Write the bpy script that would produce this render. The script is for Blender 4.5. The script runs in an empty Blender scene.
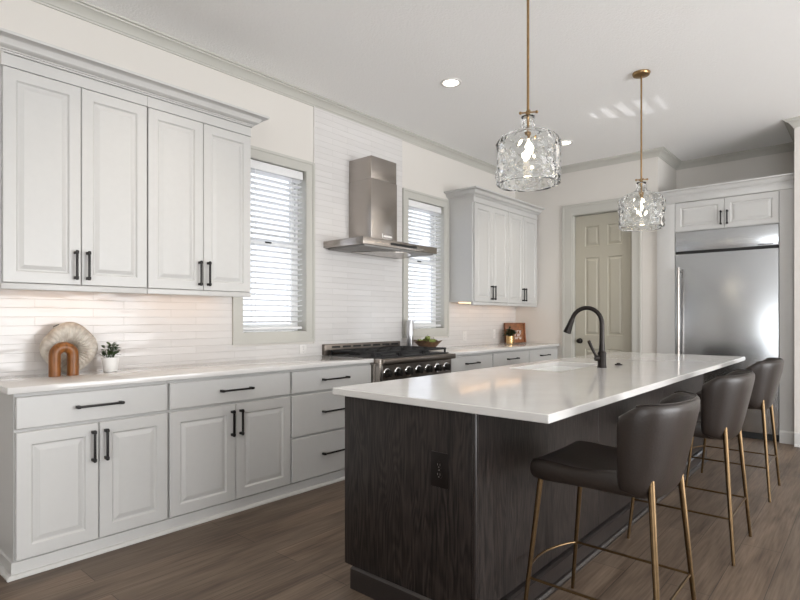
import bpy, bmesh, math, random
from math import sin, cos, pi, radians, sqrt
from mathutils import Vector, Matrix
random.seed(7)
S = bpy.context.scene
C = S.collection

# ------------------------------------------------------------------ camera
YAW = 41.05
cam_d = bpy.data.cameras.new('camera')
cam = bpy.data.objects.new('camera', cam_d)
C.objects.link(cam)
cam.location = (3.70, 0.0, 1.24)
cam.rotation_euler = (radians(90), 0, radians(YAW))
cam_d.sensor_width = 36.0
cam_d.lens = 36.0 * 545.6 / 800.0
cam_d.shift_y = 18.3 / 800.0
cam_d.clip_start = 0.05
S.camera = cam

# ------------------------------------------------------------------ view, world, lamps
S.view_settings.view_transform = 'Standard'
S.view_settings.look = 'None'
S.view_settings.gamma = 1.0
S.view_settings.use_curve_mapping = False
S.view_settings.exposure = 0.21
W = bpy.data.worlds.new('overcast_sky')
S.world = W
W.use_nodes = True
W.node_tree.nodes['Background'].inputs[0].default_value = (0.95, 0.98, 1.0, 1)
W.node_tree.nodes['Background'].inputs[1].default_value = 3.9

def area(name, loc, rot, sx, sy, power, col):
    l = bpy.data.lights.new(name, 'AREA')
    l.shape = 'RECTANGLE'
    l.size, l.size_y = sx, sy
    l.energy = power
    l.color = col
    o = bpy.data.objects.new(name, l)
    o.location = loc
    o.rotation_euler = [radians(a) for a in rot]
    C.objects.link(o)
    return o
# fill lamps added at the unseen right and rear openings, tilted up towards the ceiling
area('right_fill_lamp', (8.38, 3.1, 1.25), (115, 0, 90), 4.5, 2.3, 228, (0.98, 0.985, 1.0))
area('rear_fill_lamp', (6.3, -4.03, 1.35), (122, 0, 0), 3.5, 2.3, 60, (0.97, 0.98, 1.0))
# low sun glinting off something outside, thrown up through the farther blind on to the ceiling
gl = bpy.data.lights.new('sun_glint_outside', 'SPOT')
gl.energy = 1000; gl.color = (1.0, 0.96, 0.9); gl.spot_size = radians(5.0); gl.spot_blend = 0.35; gl.shadow_soft_size = 0.008
gp = Vector((-2.2, 4.19, 0.80)); gt = Vector((2.05, 5.19, 3.18))
go = bpy.data.objects.new('sun_glint_outside', gl); go.location = gp
go.rotation_euler = (gt - gp).to_track_quat('-Z', 'Y').to_euler(); C.objects.link(go)

# ------------------------------------------------------------------ materials
def new_mat(name):
    m = bpy.data.materials.new(name)
    m.use_nodes = True
    nt = m.node_tree
    return m, nt, nt.nodes['Principled BSDF']

def setp(b, **k):
    names = dict(rough='Roughness', metal='Metallic', spec='Specular IOR Level', trans='Transmission Weight', ior='IOR',
                 coat='Coat Weight', coat_rough='Coat Roughness', sheen='Sheen Weight', emit='Emission Strength', aniso='Anisotropic')
    for a, v in k.items():
        b.inputs[names[a]].default_value = v

def simple(name, col, rough=0.5, metal=0.0, bump=0.0, scale=60.0, var=0.0, stretch=None, **k):
    m, nt, b = new_mat(name)
    setp(b, rough=rough, metal=metal, **k)
    b.inputs['Base Color'].default_value = (*col, 1)
    tc = nt.nodes.new('ShaderNodeTexCoord')
    mp = nt.nodes.new('ShaderNodeMapping')
    nt.links.new(tc.outputs['Object'], mp.inputs[0])
    if stretch:
        mp.inputs['Scale'].default_value = stretch
    n = nt.nodes.new('ShaderNodeTexNoise')
    n.inputs['Scale'].default_value = scale
    n.inputs['Detail'].default_value = 4
    nt.links.new(mp.outputs[0], n.inputs['Vector'])
    if var > 0:
        r = nt.nodes.new('ShaderNodeValToRGB')
        r.color_ramp.elements[0].position = 0.3
        r.color_ramp.elements[1].position = 0.7
        r.color_ramp.elements[0].color = (*[c * (1 - var) for c in col], 1)
        r.color_ramp.elements[1].color = (*[min(1, c * (1 + var)) for c in col], 1)
        nt.links.new(n.outputs['Fac'], r.inputs[0])
        nt.links.new(r.outputs[0], b.inputs['Base Color'])
    if bump > 0:
        bp = nt.nodes.new('ShaderNodeBump')
        bp.inputs['Strength'].default_value = bump
        bp.inputs['Distance'].default_value = 0.01
        nt.links.new(n.outputs['Fac'], bp.inputs['Height'])
        nt.links.new(bp.outputs[0], b.inputs['Normal'])
    return m

def emission(name, col, strength):
    m, nt, b = new_mat(name)
    b.inputs['Base Color'].default_value = (*col, 1)
    b.inputs['Emission Color'].default_value = (*col, 1)
    setp(b, emit=strength)
    return m

M = {}
M['wall'] = simple('wall_paint', (0.66, 0.63, 0.59), 0.7, bump=0.05, scale=180)
M['ceiling'] = simple('ceiling_paint', (0.935, 0.93, 0.92), 0.85, bump=0.4, scale=75)
M['trim'] = simple('greige_trim_paint', (0.50, 0.49, 0.45), 0.42, bump=0.01, scale=30)
M['door'] = simple('greige_door_paint', (0.42, 0.395, 0.325), 0.42, bump=0.02, scale=30)
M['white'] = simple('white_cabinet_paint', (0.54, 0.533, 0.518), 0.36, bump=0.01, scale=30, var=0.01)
M['shade'] = simple('shaded_cabinet_paint', (0.48, 0.474, 0.462), 0.45, bump=0.01, scale=30)  # cabinet white with shade put into the colour, for boxes behind the fronts
M['quartz'] = simple('white_quartz', (0.665, 0.65, 0.632), 0.08, scale=7, var=0.025)
M['black'] = simple('black_metal', (0.018, 0.016, 0.015), 0.42, 0.6, bump=0.01)
M['bronze'] = simple('oil_rubbed_bronze', (0.018, 0.014, 0.012), 0.30, 0.6, bump=0.02, scale=40)
M['iron'] = simple('cast_iron', (0.012, 0.012, 0.013), 0.55, 0.2, bump=0.1, scale=200)
M['steel'] = simple('brushed_steel', (0.41, 0.375, 0.345), 0.27, 1.0, bump=0.012, scale=40, stretch=(1, 1, 60))
M['steel_dark_reflection'] = simple('steel_with_dark_reflections', (0.20, 0.172, 0.15), 0.33, 1.0, bump=0.012, scale=40, stretch=(1, 1, 60))  # same steel, its dark reflections put into a darker colour
M['filter'] = simple('grey_filter_mesh', (0.30, 0.29, 0.28), 0.6, 0.6, bump=0.2, scale=200)
M['fridge_steel'] = simple('fridge_steel', (0.55, 0.57, 0.59), 0.25, 1.0, bump=0.03, scale=3.0, stretch=(0.5, 0.5, 2.2))
M['chrome'] = simple('polished_chrome', (0.75, 0.75, 0.75), 0.12, 1.0)
M['brass'] = simple('aged_brass', (0.33, 0.215, 0.105), 0.30, 1.0, bump=0.03, scale=50, var=0.12)
M['stool_leg'] = simple('antique_brass_tube', (0.155, 0.102, 0.054), 0.35, 1.0, bump=0.02, scale=50, var=0.12)
M['leather'] = simple('brown_leather', (0.024, 0.0175, 0.0145), 0.38, bump=0.08, scale=130, var=0.10, spec=0.45)
M['blind'] = simple('white_blind', (0.78, 0.78, 0.78), 0.45, bump=0.01)
M['sash'] = simple('white_sash', (0.74, 0.74, 0.73), 0.4)
M['sink'] = simple('white_sink', (0.84, 0.84, 0.82), 0.15)
M['plate'] = simple('white_plate', (0.74, 0.72, 0.70), 0.3)
M['pot'] = simple('white_ceramic', (0.76, 0.75, 0.73), 0.45, bump=0.05, scale=40)
M['soil'] = simple('soil', (0.03, 0.02, 0.013), 0.9, bump=0.6)
M['leaf'] = simple('green_leaf', (0.045, 0.085, 0.025), 0.45, scale=25, var=0.5)
M['leaf_dark'] = simple('dark_green_leaf', (0.022, 0.045, 0.012), 0.5, scale=25, var=0.5)
M['fruit'] = simple('green_fruit', (0.17, 0.21, 0.045), 0.5, bump=0.1, scale=60, var=0.25)
M['arch_wood'] = simple('orange_wood', (0.20, 0.068, 0.010), 0.36, bump=0.05, scale=14, var=0.4, stretch=(5, 5, 0.7))
M['bowl_wood'] = simple('carved_brown_wood', (0.12, 0.060, 0.028), 0.5, bump=0.2, scale=30, var=0.5)
M['tray_wood'] = simple('red_brown_wood', (0.26, 0.105, 0.045), 0.4, bump=0.05, scale=20, var=0.35)
M['gold'] = simple('gold_planter', (0.62, 0.42, 0.20), 0.25, 1.0)
M['mill'] = simple('satin_aluminium', (0.62, 0.62, 0.64), 0.3, 1.0)
M['rubber'] = simple('black_recess', (0.01, 0.01, 0.01), 0.6)
M['knob_face'] = simple('dark_knob_ring', (0.03, 0.028, 0.026), 0.35, 0.6)
M['can'] = emission('lit_lens', (1.0, 0.93, 0.82), 6.0)
M['bulb'] = emission('lit_bulb', (1.0, 0.84, 0.62), 18.0)
M['strip'] = emission('warm_light_strip', (1.0, 0.66, 0.42), 1.6)
M['vase'] = None

def vase_mat():
    m, nt, b = new_mat('ribbed_stoneware')
    setp(b, rough=0.75)
    tc = nt.nodes.new('ShaderNodeTexCoord')
    n = nt.nodes.new('ShaderNodeTexNoise'); n.inputs['Scale'].default_value = 22; n.inputs['Detail'].default_value = 5
    nt.links.new(tc.outputs['Object'], n.inputs['Vector'])
    r = nt.nodes.new('ShaderNodeValToRGB')
    r.color_ramp.elements[0].position = 0.32; r.color_ramp.elements[0].color = (0.40, 0.34, 0.28, 1)
    r.color_ramp.elements[1].position = 0.62; r.color_ramp.elements[1].color = (0.62, 0.57, 0.50, 1)
    nt.links.new(n.outputs['Fac'], r.inputs[0]); nt.links.new(r.outputs[0], b.inputs['Base Color'])
    return m
M['vase'] = vase_mat()

def tile_mat():
    m, nt, b = new_mat('glossy_white_tile')
    setp(b, rough=0.14, spec=0.32)
    tc = nt.nodes.new('ShaderNodeTexCoord')
    sx = nt.nodes.new('ShaderNodeSeparateXYZ'); cx = nt.nodes.new('ShaderNodeCombineXYZ')
    nt.links.new(tc.outputs['Object'], sx.inputs[0])
    nt.links.new(sx.outputs['Y'], cx.inputs['X']); nt.links.new(sx.outputs['Z'], cx.inputs['Y'])
    br = nt.nodes.new('ShaderNodeTexBrick')
    br.offset = 0.37; br.offset_frequency = 2
    br.inputs['Color1'].default_value = (0.665, 0.645, 0.63, 1)
    br.inputs['Color2'].default_value = (0.63, 0.61, 0.595, 1)
    br.inputs['Mortar'].default_value = (0.55, 0.535, 0.52, 1)
    br.inputs['Scale'].default_value = 1.0
    br.inputs['Mortar Size'].default_value = 0.0014
    br.inputs['Mortar Smooth'].default_value = 0.2
    br.inputs['Brick Width'].default_value = 0.50
    br.inputs['Row Height'].default_value = 0.052
    nt.links.new(cx.outputs[0], br.inputs['Vector'])
    nt.links.new(br.outputs['Color'], b.inputs['Base Color'])
    n = nt.nodes.new('ShaderNodeTexNoise'); n.inputs['Scale'].default_value = 14; n.inputs['Detail'].default_value = 1
    mp = nt.nodes.new('ShaderNodeMapping'); mp.inputs['Scale'].default_value = (1, 0.35, 1.3)
    nt.links.new(tc.outputs['Object'], mp.inputs[0]); nt.links.new(mp.outputs[0], n.inputs['Vector'])
    inv = nt.nodes.new('ShaderNodeMath'); inv.operation = 'MULTIPLY_ADD'
    inv.inputs[1].default_value = -0.30
    nt.links.new(br.outputs['Fac'], inv.inputs[0]); nt.links.new(n.outputs['Fac'], inv.inputs[2])
    bp = nt.nodes.new('ShaderNodeBump'); bp.inputs['Strength'].default_value = 0.9; bp.inputs['Distance'].default_value = 0.0045
    nt.links.new(inv.outputs[0], bp.inputs['Height']); nt.links.new(bp.outputs[0], b.inputs['Normal'])
    return m
M['tile'] = tile_mat()

def plank_mat():
    m, nt, b = new_mat('grey_brown_oak_planks')
    tc = nt.nodes.new('ShaderNodeTexCoord')
    sx = nt.nodes.new('ShaderNodeSeparateXYZ'); cx = nt.nodes.new('ShaderNodeCombineXYZ')
    nt.links.new(tc.outputs['Object'], sx.inputs[0])
    nt.links.new(sx.outputs['Y'], cx.inputs['X']); nt.links.new(sx.outputs['X'], cx.inputs['Y'])
    br = nt.nodes.new('ShaderNodeTexBrick')
    br.offset = 0.43; br.offset_frequency = 2
    br.inputs['Color1'].default_value = (0.85, 0.85, 0.85, 1)
    br.inputs['Color2'].default_value = (1.2, 1.17, 1.13, 1)
    br.inputs['Mortar'].default_value = (0.45, 0.44, 0.43, 1)
    br.inputs['Scale'].default_value = 1.0
    br.inputs['Mortar Size'].default_value = 0.0018
    br.inputs['Brick Width'].default_value = 1.75
    br.inputs['Row Height'].default_value = 0.185
    nt.links.new(cx.outputs[0], br.inputs['Vector'])
    # cathedral grain: bands bent by stretched noise, shifted from plank to plank
    mp = nt.nodes.new('ShaderNodeMapping'); mp.inputs['Scale'].default_value = (7.0, 0.85, 1)
    nt.links.new(tc.outputs['Object'], mp.inputs[0])
    n1 = nt.nodes.new('ShaderNodeTexNoise'); n1.inputs['Scale'].default_value = 1.6; n1.inputs['Detail'].default_value = 5; n1.inputs['Distortion'].default_value = 0.6
    nt.links.new(mp.outputs[0], n1.inputs['Vector'])
    mp2 = nt.nodes.new('ShaderNodeMapping'); mp2.inputs['Scale'].default_value = (90, 4, 1)
    nt.links.new(tc.outputs['Object'], mp2.inputs[0])
    n2 = nt.nodes.new('ShaderNodeTexNoise'); n2.inputs['Scale'].default_value = 1.0; n2.inputs['Detail'].default_value = 3
    nt.links.new(mp2.outputs[0], n2.inputs['Vector'])
    mx = nt.nodes.new('ShaderNodeMix'); mx.data_type = 'FLOAT'; mx.inputs[0].default_value = 0.45
    nt.links.new(n1.outputs['Fac'], mx.inputs[2]); nt.links.new(n2.outputs['Fac'], mx.inputs[3])
    r = nt.nodes.new('ShaderNodeValToRGB')
    r.color_ramp.elements[0].position = 0.33; r.color_ramp.elements[0].color = (0.066, 0.045, 0.032, 1)
    r.color_ramp.elements[1].position = 0.70; r.color_ramp.elements[1].color = (0.205, 0.155, 0.116, 1)
    nt.links.new(mx.outputs[0], r.inputs[0])
    mul = nt.nodes.new('ShaderNodeMix'); mul.data_type = 'RGBA'; mul.blend_type = 'MULTIPLY'; mul.inputs[0].default_value = 1
    nt.links.new(r.outputs[0], mul.inputs[6]); nt.links.new(br.outputs['Color'], mul.inputs[7])
    nt.links.new(mul.outputs[2], b.inputs['Base Color'])
    setp(b, rough=0.5, spec=0.3)
    bp = nt.nodes.new('ShaderNodeBump'); bp.inputs['Strength'].default_value = 0.25; bp.inputs['Distance'].default_value = 0.004
    nt.links.new(mx.outputs[0], bp.inputs['Height']); nt.links.new(bp.outputs[0], b.inputs['Normal'])
    return m
M['plank'] = plank_mat()

def dark_oak(name, axis):
    # charcoal stained oak with paler cathedral grain running upright
    m, nt, b = new_mat(name)
    tc = nt.nodes.new('ShaderNodeTexCoord')
    mp = nt.nodes.new('ShaderNodeMapping')
    mp.inputs['Scale'].default_value = (6.0, 6.0, 0.9)
    nt.links.new(tc.outputs['Object'], mp.inputs[0])
    n = nt.nodes.new('ShaderNodeTexNoise'); n.inputs['Scale'].default_value = 1.0; n.inputs['Detail'].default_value = 3
    nt.links.new(mp.outputs[0], n.inputs['Vector'])
    k = nt.nodes.new('ShaderNodeMath'); k.operation = 'MULTIPLY'; k.inputs[1].default_value = 150.0
    nt.links.new(n.outputs['Fac'], k.inputs[0])
    s = nt.nodes.new('ShaderNodeMath'); s.operation = 'SINE'
    nt.links.new(k.outputs[0], s.inputs[0])
    mp2 = nt.nodes.new('ShaderNodeMapping'); mp2.inputs['Scale'].default_value = (130, 130, 7)
    nt.links.new(tc.outputs['Object'], mp2.inputs[0])
    n2 = nt.nodes.new('ShaderNodeTexNoise'); n2.inputs['Scale'].default_value = 1.0; n2.inputs['Detail'].default_value = 3
    nt.links.new(mp2.outputs[0], n2.inputs['Vector'])
    a = nt.nodes.new('ShaderNodeMath'); a.operation = 'MULTIPLY_ADD'; a.inputs[1].default_value = 0.13
    nt.links.new(s.outputs[0], a.inputs[0]); nt.links.new(n2.outputs['Fac'], a.inputs[2])
    r = nt.nodes.new('ShaderNodeValToRGB')
    r.color_ramp.elements[0].position = 0.30; r.color_ramp.elements[0].color = (0.006, 0.0045, 0.004, 1)
    r.color_ramp.elements[1].position = 0.78; r.color_ramp.elements[1].color = (0.033, 0.0245, 0.0215, 1)
    nt.links.new(a.outputs[0], r.inputs[0]); nt.links.new(r.outputs[0], b.inputs['Base Color'])
    setp(b, rough=0.45, spec=0.35)
    bp = nt.nodes.new('ShaderNodeBump'); bp.inputs['Strength'].default_value = 0.2; bp.inputs['Distance'].default_value = 0.003
    nt.links.new(a.outputs[0], bp.inputs['Height']); nt.links.new(bp.outputs[0], b.inputs['Normal'])
    return m
M['oak'] = dark_oak('charcoal_oak', 'z')
M['oak_dark'] = simple('charcoal_oak_base', (0.020, 0.016, 0.015), 0.28, bump=0.05, scale=40)

nt_ = M['fridge_steel'].node_tree
tn_ = nt_.nodes.new('ShaderNodeTangent'); tn_.direction_type = 'RADIAL'; tn_.axis = 'Z'
b_ = nt_.nodes['Principled BSDF']
nt_.links.new(tn_.outputs[0], b_.inputs['Tangent'])
b_.inputs['Anisotropic'].default_value = 0.0
b_.inputs['Anisotropic Rotation'].default_value = 0.0
b_.inputs['Roughness'].default_value = 0.25

def pane_mat():
    m, nt, b = new_mat('window_glass')
    out = nt.nodes['Material Output']
    t = nt.nodes.new('ShaderNodeBsdfTransparent'); t.inputs[0].default_value = (0.62, 0.63, 0.66, 1); g = nt.nodes.new('ShaderNodeBsdfGlossy'); g.inputs['Roughness'].default_value = 0.02
    lw = nt.nodes.new('ShaderNodeLayerWeight'); pw = nt.nodes.new('ShaderNodeMath'); pw.operation = 'POWER'; pw.inputs[1].default_value = 4.0
    f = nt.nodes.new('ShaderNodeMath'); f.operation = 'MULTIPLY_ADD'; f.inputs[1].default_value = 0.6; f.inputs[2].default_value = 0.03
    nt.links.new(lw.outputs['Facing'], pw.inputs[0]); nt.links.new(pw.outputs[0], f.inputs[0])
    mx = nt.nodes.new('ShaderNodeMixShader')
    nt.links.new(f.outputs[0], mx.inputs[0]); nt.links.new(t.outputs[0], mx.inputs[1]); nt.links.new(g.outputs[0], mx.inputs[2])
    nt.links.new(mx.outputs[0], out.inputs['Surface'])
    return m
M['pane'] = pane_mat()

def shade_glass():
    m, nt, b = new_mat('rippled_clear_glass')
    b.inputs['Base Color'].default_value = (0.97, 0.98, 0.98, 1)
    setp(b, rough=0.0, trans=1.0, ior=1.36)
    return m
M['glass'] = shade_glass()
M['bulb_glass'] = simple('clear_bulb_glass', (1, 1, 1), 0.0, trans=1.0, ior=1.1)

# ------------------------------------------------------------------ mesh helpers
def link_mesh(name, bm, mat, parent=None, smooth=35):
    bmesh.ops.remove_doubles(bm, verts=bm.verts, dist=1e-6)
    bmesh.ops.recalc_face_normals(bm, faces=bm.faces)
    me = bpy.data.meshes.new(name)
    root = parent
    off = Vector((0, 0, 0))
    while root is not None:
        off += root.location
        root = root.parent
    bmesh.ops.translate(bm, vec=-off, verts=bm.verts)
    bm.to_mesh(me); bm.free()
    if smooth:
        for p in me.polygons: p.use_smooth = True
        me.set_sharp_from_angle(angle=radians(smooth))
    me.materials.append(mat)
    o = bpy.data.objects.new(name, me)
    C.objects.link(o)
    if parent is not None: o.parent = parent
    return o
obj = link_mesh

def thing(name, loc, label, cat, group=None):
    o = bpy.data.objects.new(name, None)
    o.empty_display_size = 0.1
    C.objects.link(o); o.location = loc
    o['label'] = label; o['category'] = cat
    if group: o['group'] = group
    return o
def tag(o, label, cat, group=None):
    o['label'] = label; o['category'] = cat
    if group: o['group'] = group
    return o
def structure(o, label=None):
    o['kind'] = 'structure'
    if label: o['label'] = label
    return o

def NB(): return bmesh.new()

def box(bm, x0, x1, y0, y1, z0, z1, bev=0.0, seg=2):
    b2 = bmesh.new()
    vs = [b2.verts.new((x, y, z)) for x in (x0, x1) for y in (y0, y1) for z in (z0, z1)]
    for f in ((0, 1, 3, 2), (4, 6, 7, 5), (0, 4, 5, 1), (2, 3, 7, 6), (0, 2, 6, 4), (1, 5, 7, 3)):
        b2.faces.new([vs[i] for i in f])
    if bev > 0:
        bmesh.ops.bevel(b2, geom=b2.edges[:], offset=bev, segments=seg, profile=0.5, affect='EDGES')
    merge(bm, b2)
    return bm

def merge(bm, b2):
    mp = {}
    for v in b2.verts: mp[v] = bm.verts.new(v.co)
    for f in b2.faces:
        try: bm.faces.new([mp[v] for v in f.verts])
        except ValueError: pass
    b2.free()

def lathe(bm, prof, c=(0, 0, 0), n=32, axis='z', cap0=True, cap1=True, fn=None):
    rings = []
    for r, h in prof:
        ring = []
        for k in range(n):
            a = 2 * pi * k / n
            if axis == 'z': p = (c[0] + r * cos(a), c[1] + r * sin(a), c[2] + h)
            elif axis == 'x': p = (c[0] + h, c[1] + r * cos(a), c[2] + r * sin(a))
            else: p = (c[0] + r * cos(a), c[1] + h, c[2] + r * sin(a))
            if fn: p = fn(p, a, r, h)
            ring.append(bm.verts.new(p))
        rings.append(ring)
    for i in range(len(rings) - 1):
        for k in range(n):
            bm.faces.new((rings[i][k], rings[i][(k + 1) % n], rings[i + 1][(k + 1) % n], rings[i + 1][k]))
    if cap0: bm.faces.new(rings[0][::-1])
    if cap1: bm.faces.new(rings[-1])
    return bm

def tube(bm, pts, rad, n=12, caps=True, closed=False):
    pts = [Vector(p) for p in pts]
    rads = rad if isinstance(rad, (list, tuple)) else [rad] * len(pts)
    N = len(pts)
    rings = []
    up = None
    for i, p in enumerate(pts):
        if closed: t = (pts[(i + 1) % N] - pts[i - 1]).normalized()
        elif i == 0: t = (pts[1] - p).normalized()
        elif i == N - 1: t = (p - pts[-2]).normalized()
        else: t = ((pts[i + 1] - p).normalized() + (p - pts[i - 1]).normalized()).normalized()
        if up is None:
            up = Vector((0, 0, 1)) if abs(t.z) < 0.9 else Vector((1, 0, 0))
        a = t.cross(up)
        if a.length < 1e-5: a = t.cross(Vector((0, 1, 0)))
        a.normalize(); b = a.cross(t).normalized(); up = b
        rings.append([bm.verts.new(p + rads[i] * (cos(2 * pi * k / n) * a + sin(2 * pi * k / n) * b)) for k in range(n)])
    for i in range(N if closed else N - 1):
        A, B = rings[i], rings[(i + 1) % N]
        for k in range(n):
            bm.faces.new((A[k], A[(k + 1) % n], B[(k + 1) % n], B[k]))
    if caps and not closed:
        bm.faces.new(rings[0][::-1]); bm.faces.new(rings[-1])
    return bm

def sweep(bm, path, prof, z0=0.0):
    """profile (out, z) carried along a level path, mitred; out = to the right of travel"""
    P = [Vector((x, y)) for x, y in path]
    rings = []
    for i, p in enumerate(P):
        d0 = (p - P[i - 1]).normalized() if i > 0 else None
        d1 = (P[i + 1] - p).normalized() if i < len(P) - 1 else None
        n0 = Vector((d0.y, -d0.x)) if d0 else None
        n1 = Vector((d1.y, -d1.x)) if d1 else None
        if n0 is None: m = n1
        elif n1 is None: m = n0
        else:
            m = n0 + n1
            m = m / m.dot(n0)
        rings.append([bm.verts.new((p.x + m.x * o, p.y + m.y * o, z0 + z)) for o, z in prof])
    k = len(prof)
    for i in range(len(P) - 1):
        for j in range(k):
            bm.faces.new((rings[i][j], rings[i][(j + 1) % k], rings[i + 1][(j + 1) % k], rings[i + 1][j]))
    bm.faces.new(rings[0]); bm.faces.new(rings[-1][::-1])
    return bm

FX = lambda u, v, n: (n, u, v)          # a front that faces +x (u runs along y)
FY = lambda u, v, n: (u, -n, v)         # a front that faces -y (u runs along x)

def panel(bm, F, u0, u1, v0, v1, n0, n1, rings):
    """closed slab whose front steps through concentric rectangles (inset, depth below the front)"""
    loops = [[(u0, v0, n0), (u1, v0, n0), (u1, v1, n0), (u0, v1, n0)]]
    for ins, dep in rings:
        loops.append([(u0 + ins, v0 + ins, n1 - dep), (u1 - ins, v0 + ins, n1 - dep), (u1 - ins, v1 - ins, n1 - dep), (u0 + ins, v1 - ins, n1 - dep)])
    L = [[bm.verts.new(F(*p)) for p in l] for l in loops]
    bm.faces.new(L[0][::-1])
    for a, b in zip(L, L[1:]):
        for k in range(4):
            bm.faces.new((a[k], a[(k + 1) % 4], b[(k + 1) % 4], b[k]))
    bm.faces.new(L[-1])
    return bm
RAISED = lambda fr: [(0.0, 0.003), (0.003, 0.0), (fr, 0.0), (fr + 0.004, 0.005), (fr + 0.008, 0.009), (fr + 0.014, 0.009), (fr + 0.036, 0.002), (fr + 0.038, 0.002)]
SLAB = [(0.0, 0.004), (0.004, 0.0)]

def pull(parent, F, u, v, n, length, vertical):
    b = NB()
    def bx(u0, u1, v0, v1, n0, n1, bev):
        t = bmesh.new(); box(t, u0, u1, v0, v1, n0, n1, bev)
        for w in t.verts: w.co = F(w.co.x, w.co.y, w.co.z)
        merge(b, t)
    h = length / 2
    w = 0.0058
    if vertical:
        bx(u - w, u + w, v - h, v + h, n + 0.024, n + 0.036, 0.002)
        for s in (-1, 1):
            bx(u - 0.0078, u + 0.0078, v + s * (h - 0.012) - 0.0078, v + s * (h - 0.012) + 0.0078, n, n + 0.0375, 0.0015)
    else:
        bx(u - h, u + h, v - w, v + w, n + 0.024, n + 0.036, 0.002)
        for s in (-1, 1):
            bx(u + s * (h - 0.012) - 0.0078, u + s * (h - 0.012) + 0.0078, v - 0.0078, v + 0.0078, n, n + 0.0375, 0.0015)
    return obj('handle', b, M['black'], parent)

# ------------------------------------------------------------------ room shell
H = 3.165
b = NB(); box(b, -0.15, 8.6, -4.2, 7.55, -0.1, 0.0)
structure(obj('floor', b, M['plank'], smooth=0))
b = NB(); box(b, -0.15, 8.6, -4.2, 7.55, H, H + 0.1)
structure(obj('ceiling', b, M['ceiling'], smooth=0))

WIN = ((2.385, 3.005, 1.13, 2.50), (4.370, 4.990, 1.13, 2.50))
b = NB()
ys = [-4.2, WIN[0][0], WIN[0][1], WIN[1][0], WIN[1][1], 7.55]
for i in range(5):
    if i in (1, 3):
        box(b, -0.15, 0, ys[i], ys[i + 1], 0, 1.13); box(b, -0.15, 0, ys[i], ys[i + 1], 2.50, H)
    else:
        box(b, -0.15, 0, ys[i], ys[i + 1], 0, H)
structure(obj('wall_left', b, M['wall'], smooth=0))
# far wall with the door opening, then the alcove and the pier on its right
DX0, DX1, DZ = 0.80, 1.56, 2.555
b = NB()
box(b, 0, DX0, 6.635, 6.78, 0, H); box(b, DX1, 1.83, 6.635, 6.78, 0, H); box(b, DX0, DX1, 6.635, 6.78, DZ, H)
structure(obj('wall_far', b, M['wall'], smooth=0))
b = NB(); box(b, 1.70, 1.83, 6.78, 7.55, 0, H); box(b, 1.83, 3.11, 7.40, 7.55, 0, H); box(b, 0.0, 1.70, 7.40, 7.55, 0, H)
structure(obj('wall_alcove', b, M['wall'], smooth=0))
b = NB(); box(b, 3.11, 8.45, 6.50, 7.55, 0, H)
structure(obj('wall_pier', b, M['wall'], smooth=0))
# rear and right walls behind the camera, with openings placed to suit the light
b = NB()
box(b, 0, 4.4, -4.2, -4.05, 0, H); box(b, 8.0, 8.45, -4.2, -4.05, 0, H)
box(b, 4.4, 8.0, -4.2, -4.05, 0, 0.06); box(b, 4.4, 8.0, -4.2, -4.05, 2.55, H)
structure(obj('wall_rear', b, M['wall'], smooth=0))
b = NB()
box(b, 8.45, 8.6, -4.2, 0.8, 0, H); box(b, 8.45, 8.6, 5.4, 7.55, 0, H)
box(b, 8.45, 8.6, 0.8, 5.4, 0, 0.06); box(b, 8.45, 8.6, 0.8, 5.4, 2.55, H)
structure(obj('wall_right', b, M['wall'], smooth=0))

# glossy tile on the left wall
b = NB()
T = 0.007
for y0, y1, z0, z1 in ((0.62, 2.2965, 0.9, 1.400), (2.2965, 3.1015, 0.9, 1.019), (3.1015, 4.2765, 0.9, 3.10),
                       (4.2765, 5.0865, 0.9, 1.019), (5.0865, 6.635, 0.9, 1.400)):
    box(b, 0.0, T, y0, y1, z0, z1)
tl = obj('wall_left_tile', b, M['tile'], smooth=0)
structure(tl)
b = NB(); box(b, 0.0, 0.011, 3.098, 3.106, 1.02, 3.10, 0.002)
structure(obj('trim_2', b, M['plate']))

# crown moulding round the ceiling
CROWN = [(0, -0.078), (0.010, -0.078), (0.012, -0.068), (0.019, -0.065), (0.022, -0.058), (0.036, -0.040), (0.054, -0.026), (0.066, -0.022), (0.068, -0.013), (0.082, -0.011), (0.084, 0.0), (0, 0)]
b = NB()
sweep(b, [(0, -4.05), (0, 6.635), (1.83, 6.635), (1.83, 7.40), (3.11, 7.40), (3.11, 6.50), (8.45, 6.50)], CROWN, H)
structure(obj('trim_1', b, M['trim'], smooth=25))

# baseboards
BASE = [(0, 0), (0.026, 0), (0.026, 0.012), (0.018, 0.022), (0.016, 0.022), (0.016, 0.115), (0.010, 0.130), (0, 0.135)]
b = NB(); sweep(b, [(3.112, 6.50), (8.45, 6.50)], BASE)
structure(obj('baseboard_pier', b, M['white'], smooth=25))
b = NB(); sweep(b, [(0.66, 6.635), (0.690, 6.635)], BASE); sweep(b, [(1.648, 6.635), (1.828, 6.635)], BASE)
structure(obj('baseboard_far', b, M['white'], smooth=25))

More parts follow.
